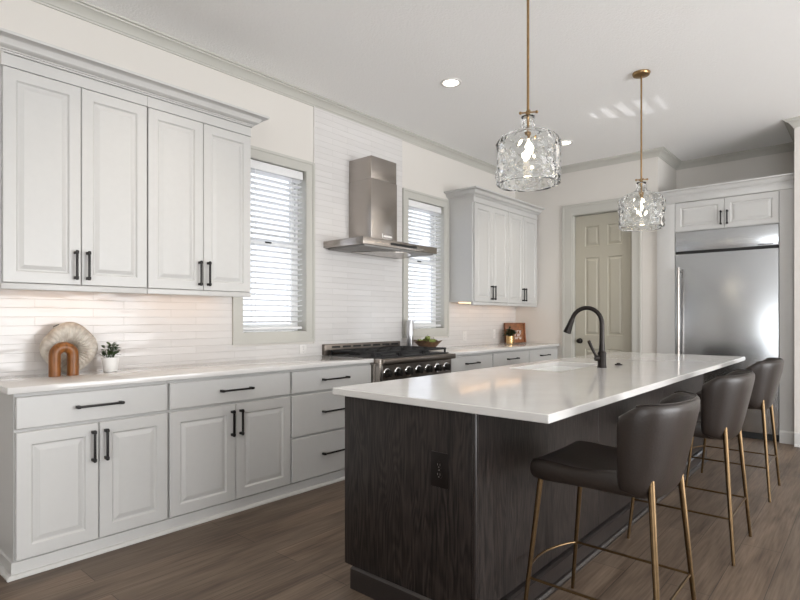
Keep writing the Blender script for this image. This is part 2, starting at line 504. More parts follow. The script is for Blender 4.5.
# ------------------------------------------------------------------ windows in the left wall
def window(n, y0, y1, z0, z1):
    b = NB()
    cw = 0.092
    # casing: flat board with a raised outer back-band, all round
    def frame(o0, o1, x0, x1):
        box(b, x0, x1, y0 - o1, y0 - o0, z0 - o1, z1 + o1); box(b, x0, x1, y1 + o0, y1 + o1, z0 - o1, z1 + o1)
        box(b, x0, x1, y0 - o0, y1 + o0, z1 + o0, z1 + o1); box(b, x0, x1, y0 - o0, y1 + o0, z0 - o1, z0 - o0)
    frame(0.004, 0.07, 0.001, 0.017); frame(0.07, cw, 0.001, 0.024); frame(-0.001, 0.004, -0.10, 0.013)
    w = structure(obj('window_%d' % n, b, M['trim'], smooth=0))
    s = NB()
    def ring(a0, a1, c0, c1, t, x0, x1):
        box(s, x0, x1, a0, a0 + t, c0, c1); box(s, x0, x1, a1 - t, a1, c0, c1)
        box(s, x0, x1, a0 + t, a1 - t, c0, c0 + t); box(s, x0, x1, a0 + t, a1 - t, c1 - t, c1)
    zm = 1.865
    ring(y0 + 0.002, y1 - 0.002, z0 + 0.002, z1 - 0.002, 0.022, -0.148, -0.098)
    ring(y0 + 0.024, y1 - 0.024, z0 + 0.024, zm + 0.02, 0.038, -0.122, -0.100)
    ring(y0 + 0.024, y1 - 0.024, zm - 0.02, z1 - 0.024, 0.038, -0.146, -0.124)
    sa = obj('sash', s, M['sash'], w, smooth=0)
    g = NB(); box(g, -0.113, -0.110, y0 + 0.06, y1 - 0.06, z0 + 0.06, zm - 0.016); box(g, -0.137, -0.134, y0 + 0.06, y1 - 0.06, zm + 0.016, z1 - 0.06)
    obj('pane', g, M['pane'], w, smooth=0)
    k = NB(); box(k, -0.099, -0.088, (y0 + y1) / 2 - 0.03, (y0 + y1) / 2 + 0.03, zm - 0.004, zm + 0.012, 0.003)
    obj('sash_lock', k, M['black'], w)
    return w

def blind(y0, y1, z0, z1, label):
    t = thing('window_blind', ((-0.045), (y0 + y1) / 2, z0), label, 'blind', 'white slatted window blinds')
    a, c = y0 + 0.008, y1 - 0.022
    h = NB(); box(h, -0.062, -0.006, a - 0.002, c + 0.004, z1 - 0.075, z1 - 0.006, 0.004)
    obj('valance', h, M['blind'], t)
    s = NB()
    zb = z0 + 0.055
    n = 28
    pit = (z1 - 0.075 - zb) / n
    tilt = radians(12)
    for i in range(n):
        z = zb + pit * (i + 0.6)
        q = bmesh.new()
        box(q, -0.025, 0.025, a, c, -0.0016, 0.0016)
        for v in q.verts:
            x, zz = v.co.x, v.co.z
            v.co = Vector((-0.036 + x * cos(tilt) - zz * sin(tilt), v.co.y, z + x * sin(tilt) + zz * cos(tilt)))
        merge(s, q)
    obj('slats', s, M['blind'], t, smooth=0)
    r = NB(); box(r, -0.061, -0.011, a, c, z0 + 0.018, z0 + 0.040, 0.004)
    obj('bottom_rail', r, M['blind'], t)
    for f in (0.20, 0.80):
        k = NB()
        yy = a + (c - a) * f
        for x in (-0.0625, -0.0095):
            box(k, x - 0.0008, x + 0.0008, yy - 0.002, yy + 0.002, z0 + 0.03, z1 - 0.07)
        obj('ladder_cord', k, M['blind'], t, smooth=0)
    return t
for i, w in enumerate(WIN):
    window(i + 1, *w)
blind(*WIN[0], 'white slatted blind in the nearer window, left of the range hood')
blind(*WIN[1], 'white slatted blind in the farther window, right of the range hood')

# ------------------------------------------------------------------ door in the far wall
def six_panel_door():
    b = NB()
    # casing with back-band, and jambs
    def cas(x0, x1, z1, y0, y1):
        box(b, x0, x1, y0, y1, 0, z1)
    o0, o1 = 0.695, 1.645
    for a, c in ((o0, DX0 + 0.012), (DX1 - 0.012, o1)): box(b, a, c, 6.618, 6.634, 0, 2.66)
    box(b, DX0 + 0.012, DX1 - 0.012, 6.618, 6.634, DZ - 0.012, 2.66)
    box(b, o0 - 0.012, o0 + 0.016, 6.610, 6.634, 0, 2.672); box(b, o1 - 0.016, o1 + 0.004, 6.610, 6.634, 0, 2.672); box(b, o0 + 0.016, o1 - 0.016, 6.610, 6.634, 2.642, 2.672)
    box(b, DX0 - 0.0, DX0 + 0.022, 6.6345, 6.77, 0, DZ - 0.02); box(b, DX1 - 0.022, DX1, 6.6345, 6.77, 0, DZ - 0.02); box(b, DX0, DX1, 6.6345, 6.77, DZ - 0.02, DZ)
    d = structure(obj('door_1', b, M['trim'], smooth=0))
    # leaf: stiles and rails, with raised panels set into them
    L0, L1, y0, y1 = DX0 + 0.026, DX1 - 0.026, 6.70, 6.735
    zr = [0.012, 0.26, 0.86, 1.03, 2.00, 2.14, 2.39, DZ - 0.025]
    xs = [L0, L0 + 0.125, (L0 + L1) / 2 - 0.05, (L0 + L1) / 2 + 0.05, L1 - 0.125, L1]
    l = NB()
    for a, c in ((xs[0], xs[1]), (xs[2], xs[3]), (xs[4], xs[5])): box(l, a, c, y0, y1, zr[0], zr[7])
    for a, c in ((xs[1], xs[2]), (xs[3], xs[4])):
        for z0, z1 in ((zr[0], zr[1]), (zr[2], zr[3]), (zr[4], zr[5]), (zr[6], zr[7])): box(l, a, c, y0, y1, z0, z1)
        for z0, z1 in ((zr[1], zr[2]), (zr[3], zr[4]), (zr[5], zr[6])):
            panel(l, FY, a, c, z0, z1, -(y1 - 0.004), -y0, [(0.0, 0.002), (0.008, 0.013), (0.016, 0.014), (0.042, 0.004), (0.044, 0.004)])
    obj('door_panel', l, M['door'], d, smooth=0)
    k = NB()
    kx, kz = L0 + 0.062, 0.955
    lathe(k, [(0.0335, 0.0), (0.0335, 0.006), (0.026, 0.010), (0.012, 0.013), (0.010, 0.030), (0.020, 0.036), (0.0285, 0.046), (0.0285, 0.056), (0.020, 0.066), (0.008, 0.069)], (0, 0, 0), 24, 'z')
    for v in k.verts: v.co = Vector((kx + v.co.x, y0 - v.co.z, kz + v.co.y))
    obj('door_knob', k, M['bronze'], d)
six_panel_door()

# ------------------------------------------------------------------ base cabinets on the left wall
CARC = 0.598; FRONT = 0.620
def base_cabinet(y0, y1, label, kind, side_left=False):
    t = thing('base_cabinet', (0.3, (y0 + y1) / 2, 0), label, 'cabinet', 'white base cabinets')
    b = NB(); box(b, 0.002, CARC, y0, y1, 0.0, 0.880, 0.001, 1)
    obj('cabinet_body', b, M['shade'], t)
    g = 0.006
    if kind == 'doors':
        ym = (y0 + y1) / 2
        d = NB(); panel(d, FX, y0 + g, y1 - g, 0.708, 0.862, CARC + 0.001, FRONT, SLAB)
        d = obj('drawer', d, M['white'], t, smooth=0); pull(d, FX, ym, 0.787, FRONT, 0.235, False)
        for a, c, s in ((y0 + g, ym - 0.0025, -1), (ym + 0.0025, y1 - g, 1)):
            d = NB(); panel(d, FX, a, c, 0.083, 0.692, CARC + 0.001, FRONT, RAISED(0.062))
            d = obj('door', d, M['white'], t, smooth=0)
            pull(d, FX, ym + s * 0.031, 0.575, FRONT, 0.168, True)
    else:
        ym = (y0 + y1) / 2
        for z0, z1 in ((0.708, 0.862), (0.400, 0.692), (0.083, 0.386)):
            d = NB(); panel(d, FX, y0 + g, y1 - g, z0, z1, CARC + 0.001, FRONT, SLAB)
            d = obj('drawer', d, M['white'], t, smooth=0)
            pull(d, FX, ym, z0 + (z1 - z0) * 0.52, FRONT, 0.262, False)
    return t
base_cabinet(0.752, 1.500, 'white base cabinet nearest the camera, under the arch ornament, with two doors', 'doors')
base_cabinet(1.502, 2.380, 'white base cabinet with one drawer and two doors, left of the three-drawer stack', 'doors')
base_cabinet(2.382, 3.190, 'white three-drawer base cabinet just left of the range', 'drawers')
base_cabinet(4.232, 5.050, 'white base cabinet just right of the range', 'doors')
base_cabinet(5.052, 5.860, 'white base cabinet below the leaning tray, middle of the far three', 'doors')
base_cabinet(5.862, 6.628, 'white base cabinet in the far corner beside the greige door', 'doors')

PL = [(0, 0), (0.030, 0), (0.030, 0.008), (0.022, 0.018), (0.010, 0.020), (0.010, 0.074), (0, 0.078)]
b = NB(); sweep(b, [(0.002, 0.751), (0.600, 0.751), (0.600, 3.188)], PL)
structure(obj('baseboard_left', b, M['white'], smooth=25))
b = NB(); sweep(b, [(0.600, 4.236), (0.600, 6.62)], PL)
structure(obj('baseboard_left_far', b, M['white'], smooth=25))

b = NB(); box(b, 0.008, 0.640, 0.718, 3.192, 0.8815, 0.914, 0.004)
tag(obj('countertop', b, M['quartz']), 'long white quartz worktop left of the range, holding the ribbed vase', 'worktop', 'white wall worktops')
b = NB(); box(b, 0.008, 0.640, 4.230, 6.633, 0.8815, 0.914, 0.004)
tag(obj('countertop', b, M['quartz']), 'white quartz worktop right of the range, running to the far corner', 'worktop', 'white wall worktops')

# ------------------------------------------------------------------ wall cabinets
UF = 0.348; UC = 0.326
def wall_cabinet(y0, y1, ya, yb, label, pulls=0.031):
    t = thing('wall_cabinet', (0.17, (y0 + y1) / 2, 1.39), label, 'cabinet', 'white wall cabinets')
    b = NB()
    box(b, 0.009, UC, y0, y1, 1.425, 2.598, 0.001, 1)
    obj('cabinet_body', b, M['white'], t)
    b = NB(); box(b, UC - 0.02, UF - 0.004, y0, y1, 1.390, 1.4235, 0.003); 
    obj('light_rail', b, M['white'], t)
    b = NB(); box(b, UC + 0.0005, UF - 0.002, y0, y1, 2.535, 2.598, 0.001, 1)
    obj('frieze', b, M['white'], t)
    ym = (ya + yb) / 2
    for a, c, s in ((ya, ym - 0.002, -1), (ym + 0.002, yb, 1)):
        d = NB(); panel(d, FX, a, c, 1.426, 2.531, UC + 0.001, UF, RAISED(0.058))
        d = obj('door', d, M['white'], t, smooth=0)
        pull(d, FX, ym + s * pulls, 1.535, UF, 0.165, True)
    # lit strip under the box
    f = NB(); box(f, 0.10, 0.15, y0 + 0.06, y1 - 0.06, 1.412, 1.4245, 0.002)
    obj('light_strip', f, M['strip'], t)
    return t
def strip_light(y0, y1, p):
    o = area('under_cabinet_lamp', (0.125, (y0 + y1) / 2, 1.408), (0, 0, 0), 0.04, y1 - y0 - 0.14, p, (1.0, 0.66, 0.42))
    return o
wall_cabinet(0.760, 1.500, 0.767, 1.498, 'white wall cabinet at the near left end, above the ribbed vase')
wall_cabinet(1.502, 2.236, 1.506, 2.232, 'white wall cabinet just left of the nearer window')
wall_cabinet(5.094, 5.850, 5.115, 5.847, 'white wall cabinet just right of the farther window')
wall_cabinet(5.852, 6.605, 5.855, 6.594, 'white wall cabinet in the far corner above the leaning tray')
for a in ((0.772, 1.500), (1.502, 2.236), (5.094, 5.850), (5.852, 6.605)): strip_light(*a, 0.18)

CC = [(0, -0.078), (0.006, -0.078), (0.006, -0.070), (0.013, -0.068), (0.013, -0.062), (0.028, -0.058), (0.040, -0.048), (0.046, -0.034), (0.054, -0.023), (0.068, -0.017), (0.082, -0.015), (0.090, -0.014), (0.091, 0), (0, 0)]
b = NB(); sweep(b, [(0.001, 0.759), (0.349, 0.759), (0.349, 2.237), (0.001, 2.237)], CC, 2.678)
structure(obj('trim_3', b, M['white'], smooth=25))
b = NB(); sweep(b, [(0.001, 5.093), (0.349, 5.093), (0.349, 6.634)], CC, 2.678)
structure(obj('trim_4', b, M['white'], smooth=25))
b = NB(); box(b, 0.012, 0.347, 5.10, 6.60, 2.600, 2.612); box(b, 0.012, 0.347, 0.78, 2.23, 2.600, 2.612)
structure(obj('trim_5', b, M['white'], smooth=0))

# ------------------------------------------------------------------ fridge surround and fridge
YE = 6.590
t = thing('fridge_surround', (2.47, 6.9, 0), 'white cabinet surround built round the steel fridge, with two small doors on top', 'cabinet')
b = NB(); box(b, 1.8315, 2.018, YE, 7.39, 0, 2.52, 0.002)
obj('side_panel', b, M['white'], t)
b = NB(); box(b, 2.980, 3.108, YE, 7.39, 0, 2.52, 0.002)
obj('side_panel', b, M['white'], t)
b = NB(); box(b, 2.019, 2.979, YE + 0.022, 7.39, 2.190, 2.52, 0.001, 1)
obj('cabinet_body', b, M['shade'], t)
b = NB(); box(b, 1.8315, 3.108, YE - 0.001, 7.39, 2.521, 2.60, 0.002)
obj('frieze', b, M['white'], t)
sm = (2.022 + 2.976) / 2
for a, c, s in ((2.022, sm - 0.002, -1), (sm + 0.002, 2.976, 1)):
    d = NB(); panel(d, FY, a, c, 2.196, 2.512, -(YE + 0.021), -(YE), RAISED(0.055))
    d = obj('door', d, M['white'], t, smooth=0)
    pull(d, FY, sm + s * 0.030, 2.305, -YE, 0.150, True)
b = NB(); sweep(b, [(1.8315, YE - 0.002), (3.108, YE - 0.002)], [(a * 0.6, z) for a, z in CC], 2.662)
b2 = obj('crown', b, M['white'], t, smooth=25)
b = NB(); sweep(b, [(2.982, YE), (3.108, YE)], [(0, 0), (0.014, 0), (0.014, 0.11), (0.006, 0.125), (0, 0.125)])
obj('base_board', b, M['white'], t, smooth=25)

t = thing('refrigerator', (2.5, 6.95, 0), 'wide brushed steel built-in fridge standing in the white alcove', 'fridge')
b = NB(); box(b, 2.022, 2.976, 6.640, 7.36, 0.09, 2.186, 0.002)
obj('fridge_case', b, M['steel'], t)
b = NB(); box(b, 2.024, 2.974, 6.585, 6.639, 1.975, 2.185, 0.004)
obj('grille_panel', b, M['fridge_steel'], t)
b = NB(); box(b, 2.024, 2.974, 6.585, 6.639, 0.072, 1.945, 0.005)
d = obj('door', b, M['fridge_steel'], t)
b = NB(); tube(b, [(2.068, 6.535, 0.62), (2.068, 6.535, 1.80)], 0.0125, 16)
for z in (0.66, 1.76): tube(b, [(2.068, 6.535, z), (2.068, 6.588, z)], 0.009, 12)
obj('handle', b, M['steel'], d)
b = NB(); box(b, 2.03, 2.97, 6.625, 6.70, 0.002, 0.088)
obj('kick_plate', b, M['rubber'], t)
b = NB(); box(b, 2.024, 2.974, 6.60, 6.638, 1.947, 1.973)
obj('shadow_gap', b, M['rubber'], t)  # solid black strip put in for the shade between grille and door
b = NB()
for k in range(9): box(b, 2.80 + k * 0.0145, 2.811 + k * 0.0145, 6.5835, 6.585, 1.985, 1.994 + 0.003 * (k % 2))
obj('name_mark', b, M['black'], t, smooth=0)

# ------------------------------------------------------------------ range
t = thing('range', (0.34, 3.71, 0), 'steel gas range with black grates between the white base cabinets', 'range')
Y0, Y1 = 3.197, 4.225
b = NB(); box(b, 0.012, 0.640, Y0, Y1, 0.10, 0.905, 0.003)
obj('range_body', b, M['steel'], t)
b = NB(); box(b, 0.06, 0.645, Y0 + 0.012, Y1 - 0.012, 0.9055, 0.918, 0.003)
obj('cooktop', b, M['iron'], t)
b = NB(); box(b, 0.010, 0.050, Y0 - 0.012, Y1 - 0.03, 0.9145, 1.010, 0.004)
bg = obj('backguard', b, M['steel_dark_reflection'], t)
b = NB()
for k in range(7):
    y = Y0 + 0.07 + k * 0.132
    box(b, 0.0495, 0.0515, y, y + 0.10, 0.975, 0.992)
obj('vent_slots', b, M['rubber'], bg, smooth=0)
b = NB(); box(b, 0.6405, 0.712, Y0 + 0.035, Y1 + 0.012, 0.862, 0.908, 0.006, 3)
obj('front_rail', b, M['steel_dark_reflection'], t)
b = NB(); panel(b, FX, Y0 + 0.04, Y1 - 0.004, 0.715, 0.857, 0.6405, 0.672, [(0, 0.004), (0.004, 0)])
obj('control_panel', b, M['steel_dark_reflection'], t, smooth=0)
b = NB(); box(b, 0.6405, 0.700, Y0 + 0.002, Y0 + 0.034, 0.60, 0.912, 0.004)
obj('side_trim', b, M['steel'], t)
for k in range(7):
    y = Y0 + 0.115 + k * 0.1365
    b = NB(); lathe(b, [(0.043, 0), (0.043, 0.006), (0.037, 0.009), (0.034, 0.009)], (0.6722, y, 0.787), 28, 'x')
    kn = obj('knob', b, M['chrome'], t)
    b = NB(); lathe(b, [(0.031, 0.0), (0.029, 0.020), (0.024, 0.032), (0.018, 0.034)], (0.6813, y, 0.787), 24, 'x')
    box(b, 0.690, 0.722, y - 0.006, y + 0.006, 0.758, 0.816, 0.003)
    obj('knob_grip', b, M['knob_face'], kn)
b = NB(); panel(b, FX, Y0 + 0.01, Y1 - 0.01, 0.17, 0.705, 0.641, 0.668, [(0, 0.004), (0.004, 0)])
d = obj('oven_door', b, M['steel'], t, smooth=0)
b = NB(); box(b, 0.6683, 0.671, Y0 + 0.2, Y1 - 0.2, 0.30, 0.55, 0.001)
obj('oven_window', b, M['rubber'], d)
b = NB(); tube(b, [(0.715, Y0 + 0.06, 0.655), (0.715, Y1 - 0.06, 0.655)], 0.014, 14)
for y in (Y0 + 0.1, Y1 - 0.1): tube(b, [(0.715, y, 0.655), (0.667, y, 0.655)], 0.009)
obj('oven_handle', b, M['chrome'], d)
b = NB(); box(b, 0.05, 0.62, Y0 + 0.02, Y1 - 0.02, 0.0, 0.098)
obj('toe_kick', b, M['rubber'], t)
gw = (Y1 - Y0 - 0.05) / 3
for k in range(3):
    g0 = Y0 + 0.022 + k * (gw + 0.003); g1 = g0 + gw
    b = NB()
    X0, X1 = 0.085, 0.625
    zt0, zt1 = 0.946, 0.962
    for y in (g0, g1 - 0.016): box(b, X0, X1, y, y + 0.016, zt0, zt1, 0.003)
    for x in (X0, (X0 + X1) / 2 - 0.008, X1 - 0.016): box(b, x, x + 0.016, g0 + 0.0165, g1 - 0.0165, zt0, zt1, 0.003)
    ym = (g0 + g1) / 2
    box(b, X0 + 0.017, (X0 + X1) / 2 - 0.009, ym - 0.006, ym + 0.006, zt0, zt1, 0.002)
    box(b, (X0 + X1) / 2 + 0.009, X1 - 0.017, ym - 0.006, ym + 0.006, zt0, zt1, 0.002)
    for xx in (X0 + 0.135, X1 - 0.135):
        box(b, xx - 0.006, xx + 0.006, g0 + 0.017, ym - 0.0065, zt0, zt1, 0.002); box(b, xx - 0.006, xx + 0.006, ym + 0.0065, g1 - 0.017, zt0, zt1, 0.002)
    for x in (X0 + 0.002, X1 - 0.018):
        for y in (g0 + 0.002, g1 - 0.018): box(b, x, x + 0.014, y, y + 0.014, 0.9185, zt0)
    obj('grate', b, M['iron'], t, smooth=0)
    for xx in (X0 + 0.135, X1 - 0.135):
        b = NB(); lathe(b, [(0.052, 0), (0.052, 0.008), (0.040, 0.011), (0.040, 0.019), (0.034, 0.022)], (xx, ym, 0.9185), 24)
        obj('burner', b, M['iron'], t)

# ------------------------------------------------------------------ hood
t = thing('range_hood', (0.2, 3.70, 1.86), 'stainless steel chimney hood on the tiled wall above the range', 'hood')
b = NB()
vs = [(0.008, 3.204), (0.505, 3.204), (0.505, 4.212), (0.008, 4.212)]
box(b, 0.008, 0.505, 3.204, 4.212, 1.862, 1.922, 0.002)
obj('canopy', b, M['steel'], t)
b = NB(); box(b, 0.03, 0.485, 3.24, 4.18, 1.846, 1.8615, 0.004)
obj('filter_panel', b, M['filter'], t)
b = NB()
pts = []
for k in range(21):
    a = k / 20
    pts.append((0.10 + 0.36 * sin(pi * a), 3.45 + 0.72 * a))
for (x0, y0), (x1, y1) in zip(pts, pts[1:]):
    pass
vt = [b.verts.new((x, y, 1.838)) for x, y in pts]; vb = [b.verts.new((x, y, 1.8455)) for x, y in pts]
b.faces.new(vt[::-1]); b.faces.new(vb)
for i in range(len(pts)):
    j = (i + 1) % len(pts); b.faces.new((vt[i], vt[j], vb[j], vb[i]))
obj('glass_visor', b, M['steel'], t, smooth=0)
b = NB(); box(b, 0.008, 0.300, 3.512, 3.862, 1.923, 2.50, 0.003)
obj('lower_chimney', b, M['steel'], t)
b = NB(); box(b, 0.008, 0.296, 3.516, 3.858, 2.5005, 2.702, 0.003)
obj('upper_chimney', b, M['steel'], t)
b = NB(); box(b, 0.505, 0.5075, 3.545, 3.905, 1.880, 1.902, 0.0008)
cp = obj('control_strip', b, M['rubber'], t)
for k in range(6):
    b = NB(); box(b, 0.5075, 0.5085, 3.60 + k * 0.05, 3.612 + k * 0.05, 1.887, 1.895)
    obj('button', b, M['knob_face'], cp, smooth=0)
b = NB()
for k, h in enumerate((0.030, 0.016, 0.014, 0.016, 0.014, 0.016, 0.014)):
    y = 3.655 + k * 0.0185 + (0.004 if k else 0)
    box(b, 0.300, 0.3015, y, y + (0.016 if k else 0.012), 1.987 - (0.008 if not k else 0), 1.987 + h, 0.0005)
obj('maker_mark', b, M['plate'], t, smooth=0)

# ------------------------------------------------------------------ island
IX0, IX1, IY0, IY1 = 1.832, 2.555, 1.752, 5.40
t = thing('kitchen_island', (2.2, 3.55, 0), 'dark charcoal oak kitchen island in the middle of the room', 'island')
b = NB(); box(b, IX0 + 0.02, IX1 - 0.006, IY0 + 0.0205, 3.05, 0.10, 0.878); box(b, IX0 + 0.02, IX1 - 0.006, 3.96, IY1 - 0.02, 0.10, 0.878)
box(b, IX0 + 0.02, IX1 - 0.006, 3.05, 3.96, 0.10, 0.62)
obj('island_body', b, M['oak'], t, smooth=0)
b = NB(); box(b, IX0, IX1 - 0.018, IY0, IY0 + 0.020, 0.100, 0.8815, 0.0015)
obj('end_panel', b, M['oak'], t)
b = NB(); box(b, IX0, IX1, IY1 - 0.0195, IY1, 0.100, 0.8815, 0.0015)
obj('end_panel', b, M['oak'], t)
b = NB(); box(b, IX1 - 0.0175, IX1 + 0.004, IY0 - 0.003, IY0 + 0.020, 0.100, 0.8815, 0.007, 4)
obj('corner_post', b, M['oak_dark'], t)
for k in range(3):
    a = IY0 + 0.021 + k * (IY1 - 0.021 - IY0 - 0.021) / 3
    c = IY0 + 0.021 + (k + 1) * (IY1 - 0.021 - IY0 - 0.021) / 3 - 0.002
    b = NB(); box(b, IX1 - 0.0055, IX1, a, c, 0.100, 0.8815, 0.001, 1)
    obj('back_panel', b, M['oak'], t)
for k in range(4):
    w = (IY1 - 0.03 - IY0 - 0.03) / 4
    a = IY0 + 0.03 + k * w
    b = NB(); panel(b, lambda u, v, n: (-n, -u, v), -(a + w - 0.003), -a, 0.12, 0.868, -(IX0 + 0.019), -(IX0 - 0.001), RAISED(0.06))
    d = obj('door', b, M['oak'], t, smooth=0)
    pull(d, lambda u, v, n: (-n, -u, v), -(a + w - 0.04 if k % 2 == 0 else a + 0.04), 0.76, -(IX0 - 0.001), 0.165, True)
b = NB()
OPL = [(0, 0), (0.038, 0), (0.038, 0.012), (0.030, 0.022), (0.018, 0.024), (0.018, 0.092), (0.006, 0.099), (0, 0.0995)]
sweep(b, [(1.882, IY0 + 0.006), (IX1 + 0.012, IY0 + 0.006), (IX1 + 0.012, IY1 - 0.02)], [(0, 0), (0.018, 0), (0.018, 0.092), (0.006, 0.099), (0, 0.0995)])
sweep(b, [(IX1 + 0.0301, IY0 - 0.012), (IX1 + 0.0301, IY1 - 0.02)], [(0, 0), (0.020, 0), (0.020, 0.010), (0.012, 0.021), (0, 0.023)])
box(b, 1.882, IX1 + 0.011, IY0 + 0.008, IY1 - 0.02, 0, 0.098)
obj('plinth', b, M['oak_dark'], t, smooth=25)

def plate_on(parent_loc, F, u, v, n, w, h, mat, matslot, label, name='wall_outlet', group=None):
    t = thing(name, F(u, v, n), label, 'outlet', group)
    q = bmesh.new(); box(q, u - w / 2, u + w / 2, v - h / 2, v + h / 2, n, n + 0.005, 0.0015)
    for p in q.verts: p.co = F(*p.co)
    b = NB(); merge(b, q)
    pl = obj('cover_plate', b, mat, t)
    for s in (-1, 1):
        q = bmesh.new(); lathe(q, [(0.0165, 0), (0.0165, 0.0015)], (u, v + s * 0.0195, n + 0.005), 20)
        for p in q.verts: p.co = F(*p.co)
        b = NB(); merge(b, q)
        rc = obj('socket', b, mat, t)
        b = NB()
        for du in (-0.006, 0.006):
            q = bmesh.new(); box(q, u + du - 0.001, u + du + 0.001, v + s * 0.0195 - 0.002, v + s * 0.0195 + 0.007, n + 0.0065, n + 0.0068)
            for p in q.verts: p.co = F(*p.co)
            merge(b, q)
        q = bmesh.new(); lathe(q, [(0.0025, 0), (0.0025, 0.0003)], (u, v + s * 0.0195 - 0.008, n + 0.0065), 10)
        for p in q.verts: p.co = F(*p.co)
        merge(b, q)
        obj('slot', b, matslot, rc, smooth=0)
    q = bmesh.new(); lathe(q, [(0.003, 0), (0.0025, 0.001)], (u, v, n + 0.005), 10)
    for p in q.verts: p.co = F(*p.co)
    b = NB(); merge(b, q); obj('screw', b, matslot, t)
    return t
M['brown_plate'] = simple('dark_brown_plate', (0.007, 0.0045, 0.004), 0.5, spec=0.25)
M['slot_gray'] = simple('socket_slot', (0.12, 0.11, 0.10), 0.4)
plate_on(None, FY, 2.386, 0.634, -(IY0 - 0.0005), 0.086, 0.140, M['brown_plate'], M['slot_gray'], 'dark brown outlet on the near end of the island')
plate_on(None, FX, 2.975, 0.975, T + 0.0005, 0.072, 0.076, M['plate'], M['slot_gray'], 'white outlet below the nearer window, left of the range', group='white tile outlets')
plate_on(None, FX, 5.41, 1.03, T + 0.0005, 0.072, 0.115, M['plate'], M['slot_gray'], 'white outlet just right of the farther window', group='white tile outlets')
plate_on(None, FX, 6.07, 1.04, T + 0.0005, 0.072, 0.115, M['plate'], M['slot_gray'], 'white outlet on the tile just left of the leaning tray', group='white tile outlets')

# island worktop with the sink cut-out
TX0, TX1, TY0, TY1 = 1.777, 2.868, 1.722, 5.430
SX0, SX1, SY0, SY1 = 1.885, 2.245, 3.16, 3.88
b = NB()
def rrect(x0, x1, y0, y1, r, n=6):
    out = []
    for cx_, cy_, a0 in ((x1 - r, y1 - r, 0), (x0 + r, y1 - r, 90), (x0 + r, y0 + r, 180), (x1 - r, y0 + r, 270)):
        for k in range(n + 1):
            a = radians(a0 + 90 * k / n); out.append((cx_ + r * cos(a), cy_ + r * sin(a)))
    return out
def slab_with_hole(bm, outer, inner, z0, z1, e):
    # n points each, radially matched
    N = len(outer)
    def ring(pts, z): return [bm.verts.new((x, y, z)) for x, y in pts]
    def shrink(pts, d):
        cx_ = sum(p[0] for p in pts) / N; cy_ = sum(p[1] for p in pts) / N
        return [(x - d * (1 if x > cx_ else -1), y - d * (1 if y > cy_ else -1)) for x, y in pts]
    R = [ring(inner, z0), ring(shrink(outer, e), z0), ring(outer, z0 + e), ring(outer, z1 - e), ring(shrink(outer, e), z1), ring(shrink(inner, -e * 0.6), z1), ring(inner, z1 - e * 0.6)]
    for A, B in zip(R, R[1:] + R[:1]):
        for k in range(N):
            bm.faces.new((A[k], A[(k + 1) % N], B[(k + 1) % N], B[k]))
slab_with_hole(b, rrect(TX0, TX1, TY0, TY1, 0.006), rrect(SX0, SX1, SY0, SY1, 0.03), 0.882, 0.914, 0.003)
tag(obj('countertop', b, M['quartz'], smooth=30), 'white quartz worktop of the dark island, holding sink and faucet', 'worktop')

t = thing('sink', ((SX0 + SX1) / 2, (SY0 + SY1) / 2, 0.65), 'white undermount sink set into the island worktop', 'sink')
b = NB()
o_ = rrect(SX0 - 0.02, SX1 + 0.02, SY0 - 0.02, SY1 + 0.02, 0.04); i_ = rrect(SX0 + 0.002, SX1 - 0.002, SY0 + 0.002, SY1 - 0.002, 0.03)
i2 = rrect(SX0 + 0.012, SX1 - 0.012, SY0 + 0.012, SY1 - 0.012, 0.04)
R = []
for pts, z in ((o_, 0.65), (o_, 0.8815), (i_, 0.8815), (i_, 0.70), (i2, 0.68)):
    R.append([b.verts.new((x, y, z)) for x, y in pts])
N = len(o_)
for A, B in zip(R, R[1:]):
    for k in range(N): b.faces.new((A[k], A[(k + 1) % N], B[(k + 1) % N], B[k]))
b.faces.new(R[0][::-1]); b.faces.new(R[-1])
obj('basin', b, M['sink'], t)
b = NB(); lathe(b, [(0.045, 0), (0.045, 0.003), (0.03, 0.004), (0.012, 0.002)], ((SX0 + SX1) / 2, (SY0 + SY1) / 2, 0.681), 24)
obj('drain', b, M['chrome'], t)

# faucet
fx, fy, fz = 2.335, 3.605, 0.914
t = thing('faucet', (fx, fy, fz), 'tall dark bronze gooseneck faucet on the island worktop', 'faucet')
b = NB(); lathe(b, [(0.031, 0.0), (0.031, 0.006), (0.028, 0.010), (0.027, 0.085), (0.0285, 0.092), (0.026, 0.100), (0.020, 0.110)], (fx, fy, fz + 0.0005), 28)
body = obj('faucet_body', b, M['bronze'], t)
sd = Vector((-0.98, -0.2, 0)).normalized()
pts = [Vector((fx, fy, fz + 0.105)), Vector((fx, fy, fz + 0.16)), Vector((fx, fy, fz + 0.24))]
rads = [0.021, 0.0175, 0.0155]
Rr = 0.098
for k in range(0, 21):
    a = pi * (1.0 - k / 20 * 0.90)
    pts.append(Vector((fx, fy, fz + 0.290)) + sd * (Rr + Rr * cos(a)) + Vector((0, 0, Rr * 1.08 * sin(a)))); rads.append(0.0148)
b = NB(); tube(b, pts, rads, 18)
obj('spout', b, M['bronze'], t)
e = pts[-1]; dr = (pts[-1] - pts[-2]).normalized()
b = NB(); tube(b, [e - dr * 0.002, e + dr * 0.012, e + dr * 0.05, e + dr * 0.098, e + dr * 0.103], [0.0155, 0.018, 0.0205, 0.027, 0.024], 20)
obj('spray_head', b, M['bronze'], t)
hd = Vector((-0.62, -0.60, 0)).normalized()
b = NB(); p0 = Vector((fx, fy, fz + 0.062)) + hd * 0.022
tube(b, [p0, p0 + hd * 0.024], [0.019, 0.019], 18)
